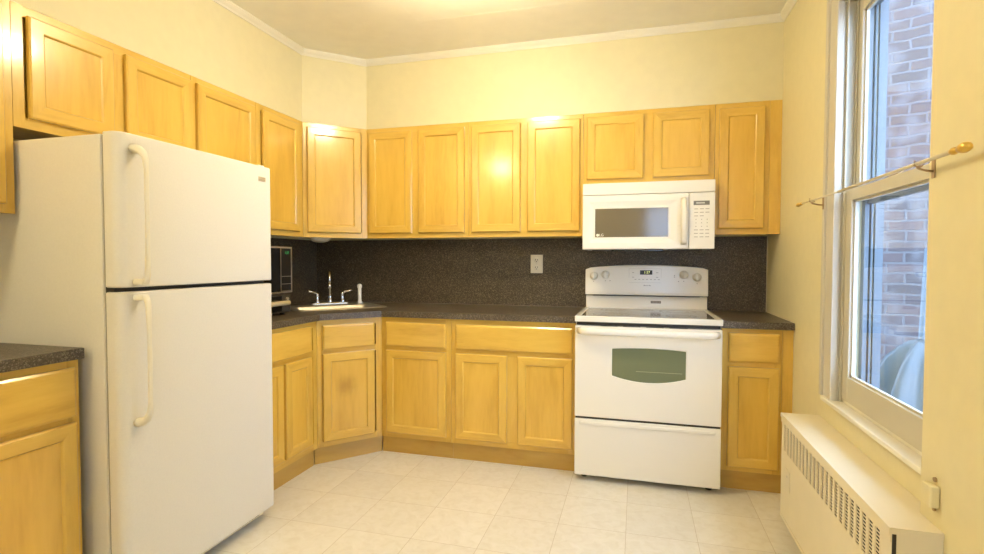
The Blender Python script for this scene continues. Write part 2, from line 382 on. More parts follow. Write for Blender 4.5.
# ------------------------------------------------------------------ window in the right wall
wn = bpy.data.objects.new('window_1', None); COL.objects.link(wn); wn['kind'] = 'structure'
bm = bmesh.new()                       # casing: stepped boards round the opening
for (x, ya, yb, za, zb) in ((.020, -1.215, -1.10, .66, 2.37), (.030, -1.125, -1.10, .66, 2.37), (.026, -1.222, -1.206, .66, 2.255)):
    box(bm, XR-x, XR, ya, yb, za, zb, bev=.003)
box(bm, XR-.020, XR, WY0, -1.215, 2.255, 2.37, bev=.003); box(bm, XR-.030, XR, WY0, -1.125, 2.345, 2.37, bev=.003)
obj('window_casing', bm, mat('casing_paint', (.58,.54,.45), .4), wn)
bm = bmesh.new()                       # jamb lining
box(bm, XR, WX-.07, WY1-.006, WY1, WZ0, WZ1); box(bm, XR, WX-.07, WY0, WY1, WZ1-.006, WZ1); box(bm, XR, WX-.07, WY0, WY0+.006, WZ0, WZ1)
box(bm, 1.121, 1.127, WY1-.020, WY1-.006, WZ0, WZ1); box(bm, 1.154, 1.158, WY1-.020, WY1-.006, WZ0, WZ1)
obj('window_jamb', bm, SASH, wn)
bm = bmesh.new(); box(bm, XR-.034, XR+.02, WY0, -1.135, .644, .662, bev=.004); box(bm, XR+.02, WX+.03, WY0, WY1, .640, .672)
obj('window_sill', bm, TRIM, wn)
B('window_apron', (XR-.006, XR, WY0, -1.14, .549, .643), WALL, wn, .002)
def sash(x0, x1, z0, z1, gy0, gy1, gz0, gz1, name):
    bm = bmesh.new()
    y0, y1 = WY0+.008, WY1-.007
    box(bm, x0, x1, gy1, y1, z0, z1, bev=.002); box(bm, x0, x1, y0, gy0, z0, z1, bev=.002)
    box(bm, x0, x1, gy0, gy1, z0, gz0, bev=.002); box(bm, x0, x1, gy0, gy1, gz1, z1, bev=.002)
    # glazing bead
    for q in ((gy0, gy0+.008, gz0, gz1), (gy1-.008, gy1, gz0, gz1), (gy0, gy1, gz0, gz0+.008), (gy0, gy1, gz1-.008, gz1)):
        box(bm, x0+.010, x1-.004, *q)
    s = obj(name, bm, SASH, wn)
    B('pane', ((x0+x1)/2+.002, (x0+x1)/2+.005, gy0+.002, gy1-.002, gz0+.002, gz1-.002), GLASS, s)
    return s
sash(1.128, 1.153, .674, 1.506, -1.895, -1.285, .772, 1.462, 'lower_sash')
su = sash(1.160, 1.184, 1.468, 2.248, -1.895, -1.262, 1.510, 2.196, 'upper_sash')
B('sash_lock', (1.132, 1.15, -1.64, -1.58, 1.5065, 1.520), BRZ, wn, .003)
bm = bmesh.new()                       # outer storm frame and painted brick reveal
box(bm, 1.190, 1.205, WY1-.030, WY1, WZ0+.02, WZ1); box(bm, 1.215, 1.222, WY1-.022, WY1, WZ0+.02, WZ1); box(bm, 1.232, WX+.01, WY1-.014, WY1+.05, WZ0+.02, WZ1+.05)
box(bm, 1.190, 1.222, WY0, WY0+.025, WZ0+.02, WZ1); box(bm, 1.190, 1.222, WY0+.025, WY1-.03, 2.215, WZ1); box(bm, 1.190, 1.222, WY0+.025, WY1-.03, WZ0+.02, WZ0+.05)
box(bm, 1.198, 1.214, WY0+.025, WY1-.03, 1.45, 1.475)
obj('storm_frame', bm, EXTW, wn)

# ------------------------------------------------------------------ outside
bd = Vector((.911, -.411)).normalized()
X = Matrix.Translation((2.14, .93, 0)) @ Matrix.Rotation(math.atan2(bd.y, bd.x), 4, 'Z')
bm = bmesh.new(); box(bm, -1.2, 4.5, 0, .25, -1.0, 3.7)
o = obj('brick_wall', bm, BRICK); o.matrix_world = X
tag(o, 'painted and weathered brick wall of the neighbouring building seen through window', 'brick wall')
bm = bmesh.new(); box(bm, WX+.001, 9, -7, 4, -1.12, -1.0); obj('ground', bm, STONE, kind='structure')
cp = thing('covered_pole', 'pale pole with a plastic sheet flaring out at its foot, outside the window', 'pole', (1.94, .0, -1.0))
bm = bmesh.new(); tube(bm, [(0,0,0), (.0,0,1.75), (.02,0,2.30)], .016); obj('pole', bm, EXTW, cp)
bm = bmesh.new(); seg = 40; prevr = None
for k, (r, z) in enumerate(((.018, 1.77), (.055, 1.745), (.10, 1.69), (.14, 1.62), (.18, 1.52), (.23, 1.36), (.29, 1.1), (.33, .8))):
    ring = [bm.verts.new(((r*(1+.22*math.sin(a*7+.3)*min(1, k/3)))*math.cos(a), (r*(1+.22*math.sin(a*7+.3)*min(1, k/3)))*math.sin(a), z+.012*math.sin(a*5)*k)) for a in [2*PI*i/seg for i in range(seg)]]
    if prevr:
        for i in range(seg):
            f = bm.faces.new((prevr[i], prevr[(i+1)%seg], ring[(i+1)%seg], ring[i])); f.smooth = True
    prevr = ring
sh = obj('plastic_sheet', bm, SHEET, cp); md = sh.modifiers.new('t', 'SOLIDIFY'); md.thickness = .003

# ------------------------------------------------------------------ cabinets
def door_bm(wd, h, t=.020, fr=.046, slab=False):
    bm = bmesh.new()
    if slab: rings = [(0, 0), (0, -t+.006), (.007, -t+.001), (.012, -t)]
    else: rings = [(0, 0), (0, -t+.005), (.005, -t), (fr, -t), (fr+.003, -t+.002), (fr+.007, -t+.008)]
    R = []
    for i, y in rings:
        R.append([bm.verts.new(p) for p in ((i, y, i), (wd-i, y, i), (wd-i, y, h-i), (i, y, h-i))])
    for a, b in zip(R, R[1:]):
        for k in range(4):
            f = bm.faces.new((a[k], a[(k+1)%4], b[(k+1)%4], b[k])); f.material_index = 1 if (k in (0, 2) or slab) else 0
    bm.faces.new(list(reversed(R[0])))
    if slab: bm.faces.new(R[-1]).material_index = 1
    else:
        f = bm.faces.new(R[-1])
        f.material_index = 0
    return bm
def add_door(t, x0, x1, z0, z1, y=-.0005, panel=None):
    o = obj('door', door_bm(x1-x0, z1-z0), [WV, WH], t); o.location = (x0, y, z0)
    bm = bmesh.new(); fr = .0535
    box(bm, fr, x1-x0-fr, -.0128, -.0110, fr, z1-z0-fr, bev=.0008, seg=1)
    obj('door_panel', bm, panel or WP, o); return o
def add_drawer(t, x0, x1, z0, z1, y=-.0005):
    o = obj('drawer_front', door_bm(x1-x0, z1-z0, slab=True), [WV, WH], t); o.location = (x0, y, z0); return o
def cabinet(name, label, loc, rz, W, z0, z1, depth, doors=(), drawers=(), kick=0.0, foot=None, group=None, filler=None, kickx=None, panel=None):
    """face frame in the local plane y=0..0.02, room side is -y. foot: footprint of the carcass, local xy, counter-clockwise"""
    t = thing(name, label, 'cabinet', loc, rz, group)
    e = .0006
    foot = foot or [(e, .0205), (W-e, .0205), (W-e, depth-.001), (e, depth-.001)]
    bm = bmesh.new(); shell(bm, foot, .014, z0+kick+(.004 if kick else .016), z1-.002, top=not kick); obj('carcass', bm, WC if kick else WV, t)
    bm = bmesh.new(); zs = z0+kick
    # stiles run full height, rails between them; a centre stile where two doors meet
    xs = sorted({round((a[1]+b[0])/2, 4) for a, b in zip(doors, doors[1:])})
    sw = .038
    box(bm, e, sw, 0, .020, zs, z1, 0); box(bm, W-sw, W-e, 0, .020, zs, z1, 0)
    top_r = z1-.001; box(bm, sw, W-sw, 0, .020, z1-.040, top_r, 1); box(bm, sw, W-sw, 0, .020, zs, zs+.040, 1)
    if drawers and doors:
        zm = (drawers[0][2]+doors[0][3])/2; box(bm, sw, W-sw, .0003, .020, zm-.02, zm+.02, 1)
    hi = (drawers[0][2]+doors[0][3])/2-.02 if drawers and doors else z1-.04
    for x in xs: box(bm, x-.034, x+.034, .0005, .020, zs+.04, hi, 0)
    obj('face_frame', bm, [WV, WH], t)
    if kick:
        kx0, kx1 = kickx or (e, W-e)
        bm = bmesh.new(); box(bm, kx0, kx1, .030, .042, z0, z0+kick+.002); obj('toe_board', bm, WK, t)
    for d in doors: add_door(t, *d, panel=panel)
    for d in drawers: add_drawer(t, *d)
    if filler:
        bm = bmesh.new(); box(bm, filler[0], filler[1], 0.001, .020, zs, z1-.0005); obj('filler_strip', bm, WV, t)
    return t
# wall cabinets, back wall: local x = world X - loc.x
FY = -.305
DZ0, DZ1 = 1.412, 2.106
cabinet('wall_cabinet', 'two-door maple wall cabinet on the back wall beside the angled corner cabinet', (XU, FY, 0), 0, .744, UB, UT, .305,
        doors=[(.023, .343, DZ0, DZ1), (.390, .718, DZ0, DZ1)], group='tall two-door wall cabinets on the back wall')
cabinet('wall_cabinet', 'two-door maple wall cabinet left of the over-range microwave, with a bright lamp reflection', (-.745, FY, 0), 0, .746, UB, UT, .305,
        doors=[(.022, .350, DZ0, DZ1), (.397, .728, DZ0, DZ1)], group='tall two-door wall cabinets on the back wall')
cabinet('wall_cabinet', 'short two-door maple wall cabinet directly above the over-range microwave', (.002, FY, 0), 0, .758, 1.698, UT, .305,
        doors=[(.022, .358, 1.726, 2.108), (.414, .728, 1.726, 2.108)])
cabinet('wall_cabinet', 'narrow single-door maple wall cabinet beside the window wall with a filler strip', (.761, FY, 0), 0, .288, UB, UT, .305,
        doors=[(.022, .262, DZ0, DZ1)], filler=(.289, XR-.761-.001))
# diagonal wall cabinet
dv = Vector((XU-UL, -.305-YD)); DL = dv.length; da = math.atan2(dv.y, dv.x)
def tolocal(pts, ox, oy, a):
    c, s = math.cos(-a), math.sin(-a); return [((x-ox)*c-(y-oy)*s, (x-ox)*s+(y-oy)*c) for x, y in pts]
nrm = Vector((-dv.y, dv.x)).normalized()*.0205
pa = (UL-.001, YD+.001+.02); pb = (XU-.018, FY+.001)
foot = tolocal([(UL+nrm.x-.002, YD+nrm.y+.004), (XU+nrm.x-.006, FY+nrm.y+.0), (XU-.002, -.26), (XU-.002, -.012), (XL+.012, -.012), (XL+.012, YD+.002), (UL-.04, YD+.002)], UL, YD, da)
cabinet('wall_cabinet', 'single-door maple wall cabinet set diagonally across the corner above the sink', (UL, YD, 0), da, DL, UB, UT, .3,
        doors=[(.026, DL-.046, DZ0, DZ1)], foot=foot)
# left wall: local x = world Y - loc.y
def leftcab(label, y0, y1, z0, doors, **k):
    return cabinet('wall_cabinet', label, (UL, y0, 0), PI/2, y1-y0, z0, UT, .303, doors=[(a-y0, b-y0, c, d) for a, b, c, d in doors], **k)
leftcab('maple wall cabinet on the left wall right before the angled corner cabinet', -1.038, YD-.001, UB, [(-.996, -.652, DZ0, DZ1)])
leftcab('maple wall cabinet on the left wall just past the refrigerator', -1.496, -1.039, UB, [(-1.470, -1.060, DZ0, DZ1)])
leftcab('short two-door maple cabinet above the white refrigerator', -2.268, -1.497, 1.700, [(-2.222, -1.905, 1.738, DZ1-.004), (-1.848, -1.508, 1.738, DZ1)])
leftcab('tall maple wall cabinet at the far left edge, over the foreground worktop', -2.74, -2.269, UB+.01, [(-2.715, -2.303, DZ0+.01, DZ1)])

# base cabinets, back wall
BFY = -.61; KZ = .108; BT = .871
cabinet('base_cabinet', 'maple base cabinet with one drawer and one door right of the angled sink cabinet', (XB, BFY, 0), 0, .469, 0, BT, .598,
        doors=[(.036, .436, .140, .664)], drawers=[(.036, .436, .690, .840)], kick=KZ, kickx=(-.010, .4684))
cabinet('base_cabinet', 'maple base cabinet with one wide drawer over two doors, left of the white range', (-.7565, BFY, 0), 0, .754, 0, BT, .598,
        doors=[(.030, .350, .140, .664), (.414, .736, .140, .664)], drawers=[(.030, .736, .690, .840)], kick=KZ)
cabinet('base_cabinet', 'narrow maple base cabinet with one drawer and door between range and window wall', (.768, BFY, 0), 0, .292, 0, BT, .598,
        doors=[(.034, .278, .134, .668)], drawers=[(.034, .278, .695, .848)], kick=KZ, filler=(.293, XR-.768-.001), kickx=(.0006, XR-.768-.002))
# diagonal base cabinet
dvb = Vector((XB-BL, BFY-YDB)); DLB = dvb.length; dab = math.atan2(dvb.y, dvb.x); nb = Vector((-dvb.y, dvb.x)).normalized()*.0205
foot = tolocal([(BL+nb.x-.002, YDB+nb.y+.004), (XB+nb.x-.004, BFY+nb.y+.002), (XB-.002, -.55), (XB-.002, -.012), (XL+.012, -.012), (XL+.012, YDB+.002), (BL-.06, YDB+.002)], BL, YDB, dab)
cabinet('sink_cabinet', 'maple base cabinet set diagonally under the sink, with a scuff on its door', (BL, YDB, 0), dab, DLB, 0, BT, .3,
        doors=[(.030, DLB-.053, .140, .668)], drawers=[(.030, DLB-.053, .694, .840)], kick=KZ, foot=foot, kickx=(-.012, DLB+.012), panel=SCUFF)
# left wall base
t = cabinet('base_cabinet', 'maple base cabinet with one drawer and two doors between refrigerator and sink cabinet', (BL, -1.495, 0), PI/2, (1.495+YDB-.001), 0, BT, .605,
        doors=[(.025, .255, .150, .668), (.275, .511, .150, .668)], drawers=[(.025, .511, .694, .846)], kick=KZ, kickx=(.0006, .585))
t = cabinet('base_cabinet', 'maple base cabinet under dark worktop in the left foreground', (BL-.002, -2.786, 0), PI/2, .500, 0, .893, .600,
        doors=[(.030, .480, .150, .683)], drawers=[(.030, .480, .703, .868)], kick=KZ)

# ------------------------------------------------------------------ worktops
ov = .028
dn = Vector((dvb.y, -dvb.x)).normalized()*ov
c1 = Vector((BL, YDB)); c2 = Vector((XB, BFY)); td = dvb.normalized()
# front edge corner points of the angled worktop
k1 = (BL+ov-(c1.x+dn.x))/td.x; e1 = c1+dn+td*k1
k2 = (BFY-ov-(c1.y+dn.y))/td.y; e2 = c1+dn+td*k2
SC = Vector((-1.640, -.475)); ST = td; SN = Vector((-td.y, td.x))
def sk(a, b): v = SC+ST*a+SN*b; return (v.x, v.y)
hole = [sk(-.262, -.165), (sk(-.262, .125)), (sk(.262, .125)), sk(.262, -.165)]
bm = bmesh.new()
prism(bm, [(XL+.0105, -1.496), (BL+ov, -1.496), (e1.x, e1.y), (e2.x, e2.y), (-.002, BFY-ov), (-.002, -.0105), (XL+.0105, -.0105)], BT+.001, CT, hole=hole)
tag(obj('worktop', bm, COUNTER), 'brown speckled worktop running round the corner from refrigerator to range', 'worktop')
bm = bmesh.new(); box(bm, .7675, XR-.0035, BFY-ov, -.0105, BT+.001, CT, bev=.003)
tag(obj('worktop', bm, COUNTER), 'short brown speckled worktop between the range and the window wall', 'worktop')
bm = bmesh.new(); box(bm, XL+.001, BL+ov-.002, -2.81, -2.284, .8945, .931, bev=.003)
tag(obj('worktop', bm, COUNTER), 'brown speckled worktop in the left foreground beside the refrigerator', 'worktop')

# ------------------------------------------------------------------ sink and faucet
RZ = dab
sink = thing('sink', 'shallow stainless steel drop-in sink in the angled corner worktop', 'sink', (SC.x, SC.y, CT), RZ)
bm = bmesh.new()
def rrect(hx0, hx1, hy0, hy1, r, z, n=6):
    P = []
    for cx, cy, a0 in ((hx1-r, hy1-r, 0), (hx0+r, hy1-r, PI/2), (hx0+r, hy0+r, PI), (hx1-r, hy0+r, 1.5*PI)):
        for i in range(n+1):
            a = a0+PI/2*i/n; P.append((cx+r*math.cos(a), cy+r*math.sin(a), z))
    return P
L = [rrect(-.30, .30, -.205, .215, .035, .0008), rrect(-.296, .296, -.201, .211, .033, .006), rrect(-.265, .265, -.175, .130, .05, .005), rrect(-.255, .255, -.158, .118, .045, -.004),
     rrect(-.240, .240, -.150, .110, .06, -.15), rrect(-.20, .20, -.12, .08, .06, -.165)]
R = [[bm.verts.new(p) for p in l] for l in L]
for a, b in zip(R, R[1:]):
    for i in range(len(a)):
        f = bm.faces.new((a[i], a[(i+1)%len(a)], b[(i+1)%len(a)], b[i])); f.smooth = True
bm.faces.new(R[-1])
obj('basin', bm, STEEL, sink)
bm = bmesh.new(); lathe(bm, [(0, .0), (.040, .0), (.044, .004), (.030, .006), (0, .006)], (0, -.02, -.164)); obj('drain', bm, CHROME, sink)
fau = thing('faucet', 'tall chrome faucet with two lever handles standing on the sink ledge', 'faucet', (SC.x+SN.x*.172+ST.x*.012, SC.y+SN.y*.172+ST.y*.012, CT+.0065), RZ)
bm = bmesh.new(); box(bm, -.125, .125, -.022, .022, 0, .016, bev=.007, seg=3); obj('base_plate', bm, CHROME, fau)
bm = bmesh.new(); pts = [(0,0,.016), (0,0,.13), (0,-.004,.17)]
for i in range(9):
    a = PI*i/8*0.97; pts.append((0, -.055+.052*math.cos(a), .18+.052*math.sin(a)*.9))
pts.append((0, -.112, .150))
tube(bm, pts, .0085, refup=Vector((1,0,0))); lathe(bm, [(.017, 0), (.017, .02), (.011, .03), (.011, .045)], (0,0,.014)); sp_ = obj('spout', bm, CHROME, fau); sp_.rotation_euler = (0,0,-.29)
bm = bmesh.new(); cyl(bm, (0,-.113,.150), (0,-.115,.118), .011, .012); ae_ = obj('aerator', bm, CHROME, fau); ae_.rotation_euler = (0,0,-.29)
for s in (-1, 1):
    bm = bmesh.new(); lathe(bm, [(.018, 0), (.018, .012), (.012, .022), (.012, .050), (.014, .058), (.010, .066), (0, .068)], (s*.088, 0, .014))
    tube(bm, [(s*.088, 0, .072), (s*.105, -.006, .088), (s*.130, -.012, .092), (s*.155, -.016, .100)], [.007, .0075, .0065, .008]); obj('lever_handle', bm, CHROME, fau)
bm = bmesh.new(); lathe(bm, [(.020, 0), (.020, .006), (.014, .014), (.0125, .03), (.0135, .09), (.012, .105), (.017, .115), (.0175, .128), (.012, .138), (0, .141)], (0,0,0))
o = obj('side_sprayer', bm, PLWHITE); o.location = (SC.x+ST.x*.228+SN.x*.172, SC.y+ST.y*.228+SN.y*.172, CT+.006)
tag(o, 'off-white side sprayer standing upright right of the faucet', 'sprayer')

# ------------------------------------------------------------------ appliances on the worktop beside the refrigerator
to = thing('toaster_oven', 'low dark steel toaster oven with tubular handle under the black microwave', 'toaster oven', (-1.65, -1.18, CT))
bm = bmesh.new(); box(bm, -.34, 0, -.235, .240, .012, .122, bev=.006); obj('body', bm, DSTEEL, to)
bm = bmesh.new(); box(bm, 0, .010, -.228, .150, .022, .112, bev=.003); obj('door', bm, BGLASS, to)
bm = bmesh.new(); cyl(bm, (.036, -.215, .072), (.036, .175, .072), .014); cyl(bm, (.008, -.19, .075), (.036, -.19, .075), .006); cyl(bm, (.008, .13, .075), (.036, .13, .075), .006); obj('handle', bm, mat('pale_gold_handle', (.78,.66,.40), .45, .3), to)
bm = bmesh.new(); cyl(bm, (0, .205, .092), (.010, .205, .092), .009); obj('knob', bm, STEEL, to)
for a in ((-.30, -.2), (-.30, .2), (-.03, -.2), (-.03, .2)):
    bm = bmesh.new(); cyl(bm, (a[0], a[1], 0), (a[0], a[1], .013), .014); obj('foot', bm, BLACK, to)
mw = thing('microwave', 'small black microwave with silver-edged front and green clock beside the refrigerator', 'microwave', (-1.65, -1.18, CT+.1225))
bm = bmesh.new(); box(bm, -.34, 0, -.235, .240, .006, .272, bev=.004); obj('body', bm, BLACK, mw)
bm = bmesh.new(); box(bm, 0, .008, -.235, .143, .008, .270, bev=.002); obj('door', bm, BGLASS, mw)
bm = bmesh.new()
for q in ((-.235, .243, .264, .273), (-.235, .243, .006, .014), (.236, .243, .014, .264), (.141, .145, .014, .264)):
    box(bm, .001, .0105, *q)
obj('silver_trim', bm, STEEL, mw)
bm = bmesh.new(); box(bm, 0, .008, .146, .235, .015, .263); obj('control_panel', bm, BLACK, mw)
bm = bmesh.new(); bm.free()
for z in (.100, .056, .016): B('button_trim', (.008, .010, .150, .232, z, z+.003), STEEL, mw)
text('1:37', .022, GREENLED, mw, 'clock_digits', (.0088, .198, .238), (PI/2, 0, PI/2))
for a in ((-.30, -.2), (-.30, .2), (-.03, -.2), (-.03, .2)):
    bm = bmesh.new(); cyl(bm, (a[0], a[1], 0), (a[0], a[1], .007), .012); obj('foot', bm, BLACK, mw)

# under-cabinet puck light
o = thing('puck_light', 'white domed puck light under the angled corner wall cabinet', 'light', (-1.800, -.405, UB+.015))
bm = bmesh.new(); lathe(bm, [(0, 0), (.075, 0), (.075, -.012), (.070, -.016)]); obj('base', bm, BISQUE, o)
bm = bmesh.new(); lathe(bm, [(.070, -.014), (.066, -.026), (.05, -.038), (.025, -.044), (0, -.046)]); obj('lens', bm, BISQUE, o)

# outlet on the splash
o = thing('outlet', 'cream double power outlet on the dark backsplash left of the range', 'outlet', (-.343, -.010, 1.203))
B('cover_plate', (-.043, .043, -.006, -.0002, -.064, .064), BISQUE, o, .003)
for dz in (-.026, .026):
    bm = bmesh.new(); lathe(bm, [(0, 0), (.019, 0), (.019, .002), (.017, .0035), (0, .0035)], (0, -.0055, dz), (0, -1, 0)); s = obj('socket', bm, BISQUE, o)
    bm = bmesh.new(); box(bm, -.009, -.006, -.0098, -.0088, dz-.002, dz+.009); box(bm, .006, .009, -.0098, -.0088, dz-.002, dz+.009); cyl(bm, (0, -.0088, dz-.009), (0, -.0098, dz-.009), .003); obj('slots', bm, BLACK, s)
bm = bmesh.new(); cyl(bm, (0, -.006, 0), (0, -.0072, 0), .003); obj('screw', bm, STEEL, o)

# ------------------------------------------------------------------ range
rg = thing('range', 'white freestanding electric range with smooth cooktop and tinted oven window', 'stove', (0.0005, 0, 0))
RW = .7615; YF = -.700
bm = bmesh.new(); box(bm, .004, RW-.004, YF+.045, -.02, .032, .893, bev=.003); obj('body', bm, WHITE, rg)
bm = bmesh.new()                         # cooktop rim
for q in ((0, RW, YF-.004, YF+.030), (0, RW, -.125, -.100), (0, .030, YF+.030, -.125), (RW-.030, RW, YF+.030, -.125)):
    box(bm, q[0], q[1], q[2], q[3], .898, .9215)
box(bm, 0, RW, YF-.004, YF+.012, .890, .900)
ct = obj('cooktop', bm, WHITE, rg); md = ct.modifiers.new('b', 'BEVEL'); md.width = .003; md.segments = 2
B('cooktop_glass', (.028, RW-.028, YF+.028, -.123, .896, .9185), COOKG, ct)
bm = bmesh.new()
for x, y, r in ((.19, -.53, .105), (.57, -.53, .080), (.19, -.25, .080), (.57, -.25, .105), (.38, -.19, .05)):
    for rr in (r, r*.62):
        n = 48; a = [bm.verts.new((x+rr*math.cos(2*PI*i/n), y+rr*math.sin(2*PI*i/n), .9188)) for i in range(n)]; b = [bm.verts.new((x+(rr-.004)*math.cos(2*PI*i/n), y+(rr-.004)*math.sin(2*PI*i/n), .9188)) for i in range(n)]
        for i in range(n): bm.faces.new((a[i], a[(i+1)%n], b[(i+1)%n], b[i]))
obj('burner_rings', bm, mat('burner_print', (.30,.27,.22), .2), ct)
bm = bmesh.new(); box(bm, .010, RW-.010, YF+.012, YF+.048, .872, .892); obj('vent_gap', bm, DARK, rg)
# back guard: lower riser, dark slot, arched console
B('riser', (.004, RW-.004, -.085, -.012, .893, .998), WHITE, rg, .004)
B('slot', (.05, RW-.05, -.1035, -.014, .9975, 1.0025), BLACK, rg)
bm = bmesh.new(); n = 24; top = []
fr, bk = [], []
pts = [(.0, 1.003), (RW, 1.003)]
for i in range(n+1):
    u = 1-i/n; x = u*RW; edge = min(1.0, min(u, 1-u)*RW/.008); z = 1.178+.022*(1-(2*u-1)**2)-(1-math.sqrt(max(0, 1-(1-edge)**2)))*.008
    pts.append((x, z))
def yfront(z): return -.102+.016*(z-1.003)/.19   # console leans back slightly
fr = [bm.verts.new((x, yfront(z), z)) for x, z in pts]; bk = [bm.verts.new((x, -.015, z)) for x, z in pts]
bm.faces.new(fr); bm.faces.new(list(reversed(bk)))
for i in range(len(pts)):
    j = (i+1)%len(pts); bm.faces.new((fr[i], fr[j], bk[j], bk[i]))
con = obj('control_console', bm, WHITE, rg); md = con.modifiers.new('b', 'BEVEL'); md.width = .005; md.segments = 2; md.limit_method = 'ANGLE'; md.angle_limit = .9
def yo(z, d=0): return yfront(z)-d
B('ledge', (.002, RW-.002, yfront(1.01)-.004, yfront(1.01)+.01, 1.004, 1.020), WHITE, con, .003)
for x, z in ((.056, 1.128), (.130, 1.136), (.616, 1.138), (.694, 1.124)):
    kn = obj('knob', (lambda b: (lathe(b, [(.027, 0), (.027, .004), (.022, .006), (.020, .022), (.017, .025), (0, .025)], (x, yo(z), z), (0, -1, 0.06)), b)[1])(bmesh.new()), PLWHITE, con)
    bm = bmesh.new(); box(bm, x-.005, x+.005, yo(z, .036), yo(z, .020), z-.021, z+.021, bev=.003); obj('knob_grip', bm, PLWHITE, kn)
B('display', (.349, .425, yo(1.15, .0025), yo(1.15)+.004, 1.137, 1.165), BLACK, con)
text('1:37', .022, CLOCK, con, 'clock_digits', (.392, yo(1.15, .003), 1.151), (PI/2, 0, 0))
bm = bmesh.new()
def outline(x0, x1, z0, z1, th=.0015):
    for q in ((x0, x1, z0, z0+th), (x0, x1, z1-th, z1), (x0, x0+th, z0, z1), (x1-th, x1, z0, z1)):
        zz = (q[2]+q[3])/2; box(bm, q[0], q[1], yo(zz, .0012), yo(zz)+.002, q[2], q[3])
outline(.28, .48, 1.085, 1.176, .001)
obj('control_outline', bm, LINE, con)
def key(name, x0, x1, z0, z1): B(name, (x0, x1, yo(z0, .0014), yo(z0)+.002, z0, z1), LINE, con)
for i in range(7): key('touch_key', .315+i*.024, .327+i*.024, 1.104, 1.108)
for z in (1.118, 1.148):
    key('touch_key', .30, .312, z, z+.004); key('touch_key', .448, .462, z, z+.004)
for x, z in ((.054, 1.087), (.130, 1.092), (.160, 1.093), (.585, 1.092), (.616, 1.094), (.695, 1.080), (.560, 1.13), (.560, 1.12)):
    key('burner_icon', x-.003, x+.003, z, z+.006)
bm = bmesh.new()
for i, (a, b) in enumerate(((0, .008), (.010, .016), (.018, .022), (.024, .029), (.032, .038), (.040, .044))): box(bm, .372+a, .372+b, yo(1.068, .0012), yo(1.068)+.002, 1.064, 1.071-(i%2)*.002)
obj('script_badge', bm, LINE, con)
B('name_plate', (.417, .480, -.088, -.0845, .952, .968), mat('brown_badge', (.16,.13,.10), .3, .3), rg, .001)
bm = bmesh.new()
for i in range(6): box(bm, .423+i*.009, .429+i*.009, -.0888, -.0878, .956, .964)
obj('plate_lettering', bm, mat('badge_letter', (.34,.30,.25), .4), rg)
# oven door with arched window
DY0, DY1 = YF, YF+.044
bm = bmesh.new()
wx0, wx1, wz0, wz1 = .203, .583, .600, .747
wpts = [(wx0, wz1), (wx0, wz0)]
for i in range(1, 16):
    u = i/16; wpts.append((wx0+(wx1-wx0)*u, wz0-.030*(1-(2*u-1)**2)))
wpts += [(wx1, wz0), (wx1, wz1)]
for i in range(1, 12):
    u = 1-i/12; wpts.append((wx0+(wx1-wx0)*u, wz1+.008*(1-(2*u-1)**2)))
outer = [(.002, .362), (RW-.002, .362), (RW-.002, .868), (.002, .868)]
# prism works in xy: build flat then turn upright
prism(bm, outer, 0, DY1-DY0, hole=list(wpts))
bmesh.ops.rotate(bm, verts=bm.verts, cent=(0,0,0), matrix=Matrix.Rotation(PI/2, 3, 'X')); bmesh.ops.translate(bm, verts=bm.verts, vec=(0, DY1, 0))
od = obj('oven_door', bm, WHITE, rg); md = od.modifiers.new('b', 'BEVEL'); md.width = .0035; md.segments = 2; md.limit_method = 'ANGLE'; md.angle_limit = 1.2
bm = bmesh.new(); c = Vector(((wx0+wx1)/2, (wz0+wz1)/2))
inner = [((p[0]-c.x)*.999+c.x, (p[1]-c.y)*.999+c.y) for p in wpts]
prism(bm, inner, 0, .006)
bmesh.ops.rotate(bm, verts=bm.verts, cent=(0,0,0), matrix=Matrix.Rotation(PI/2, 3, 'X')); bmesh.ops.translate(bm, verts=bm.verts, vec=(0, DY0+.009, 0))
obj('oven_window', bm, OVGLASS, od)
B('window_line', (.33, .565, DY0+.0022, DY0+.003, .628, .630), mat('rack_line', (.40,.38,.20), .3), od)
# handle: wide moulded bar near the top of the door
bm = bmesh.new(); pts = []
for i in range(25):
    u = i/24; x = .020+u*(RW-.040); e_ = min(u, 1-u); y = DY0-.006-.034*min(1, (e_/.035))**.5; pts.append((x, y, .842))
tube(bm, pts, .019, seg=16, sx=.62, sy=1.0)
obj('handle', bm, WHITE, od)
bm = bmesh.new()
for x in (.14, .26, .38, .50): box(bm, x, x+.09, DY0+.004, DY0+.03, .8675, .8695)
obj('vent_slots', bm, DARK, od)
B('drawer_gap', (.006, RW-.006, YF+.010, YF+.045, .345, .360), DARK, rg)
bm = bmesh.new(); box(bm, .002, RW-.002, YF, YF+.044, .034, .350, bev=.004); sd = obj('storage_drawer', bm, WHITE, rg)
bm = bmesh.new(); box(bm, .030, RW-.030, YF-.006, YF+.002, .318, .338, bev=.004, seg=3); obj('pull_lip', bm, WHITE, sd)
for x in (.05, RW-.05):
    for y in (-.62, -.06):
        bm = bmesh.new(); cyl(bm, (x, y, 0), (x, y, .034), .018); obj('foot', bm, BLACK, rg)

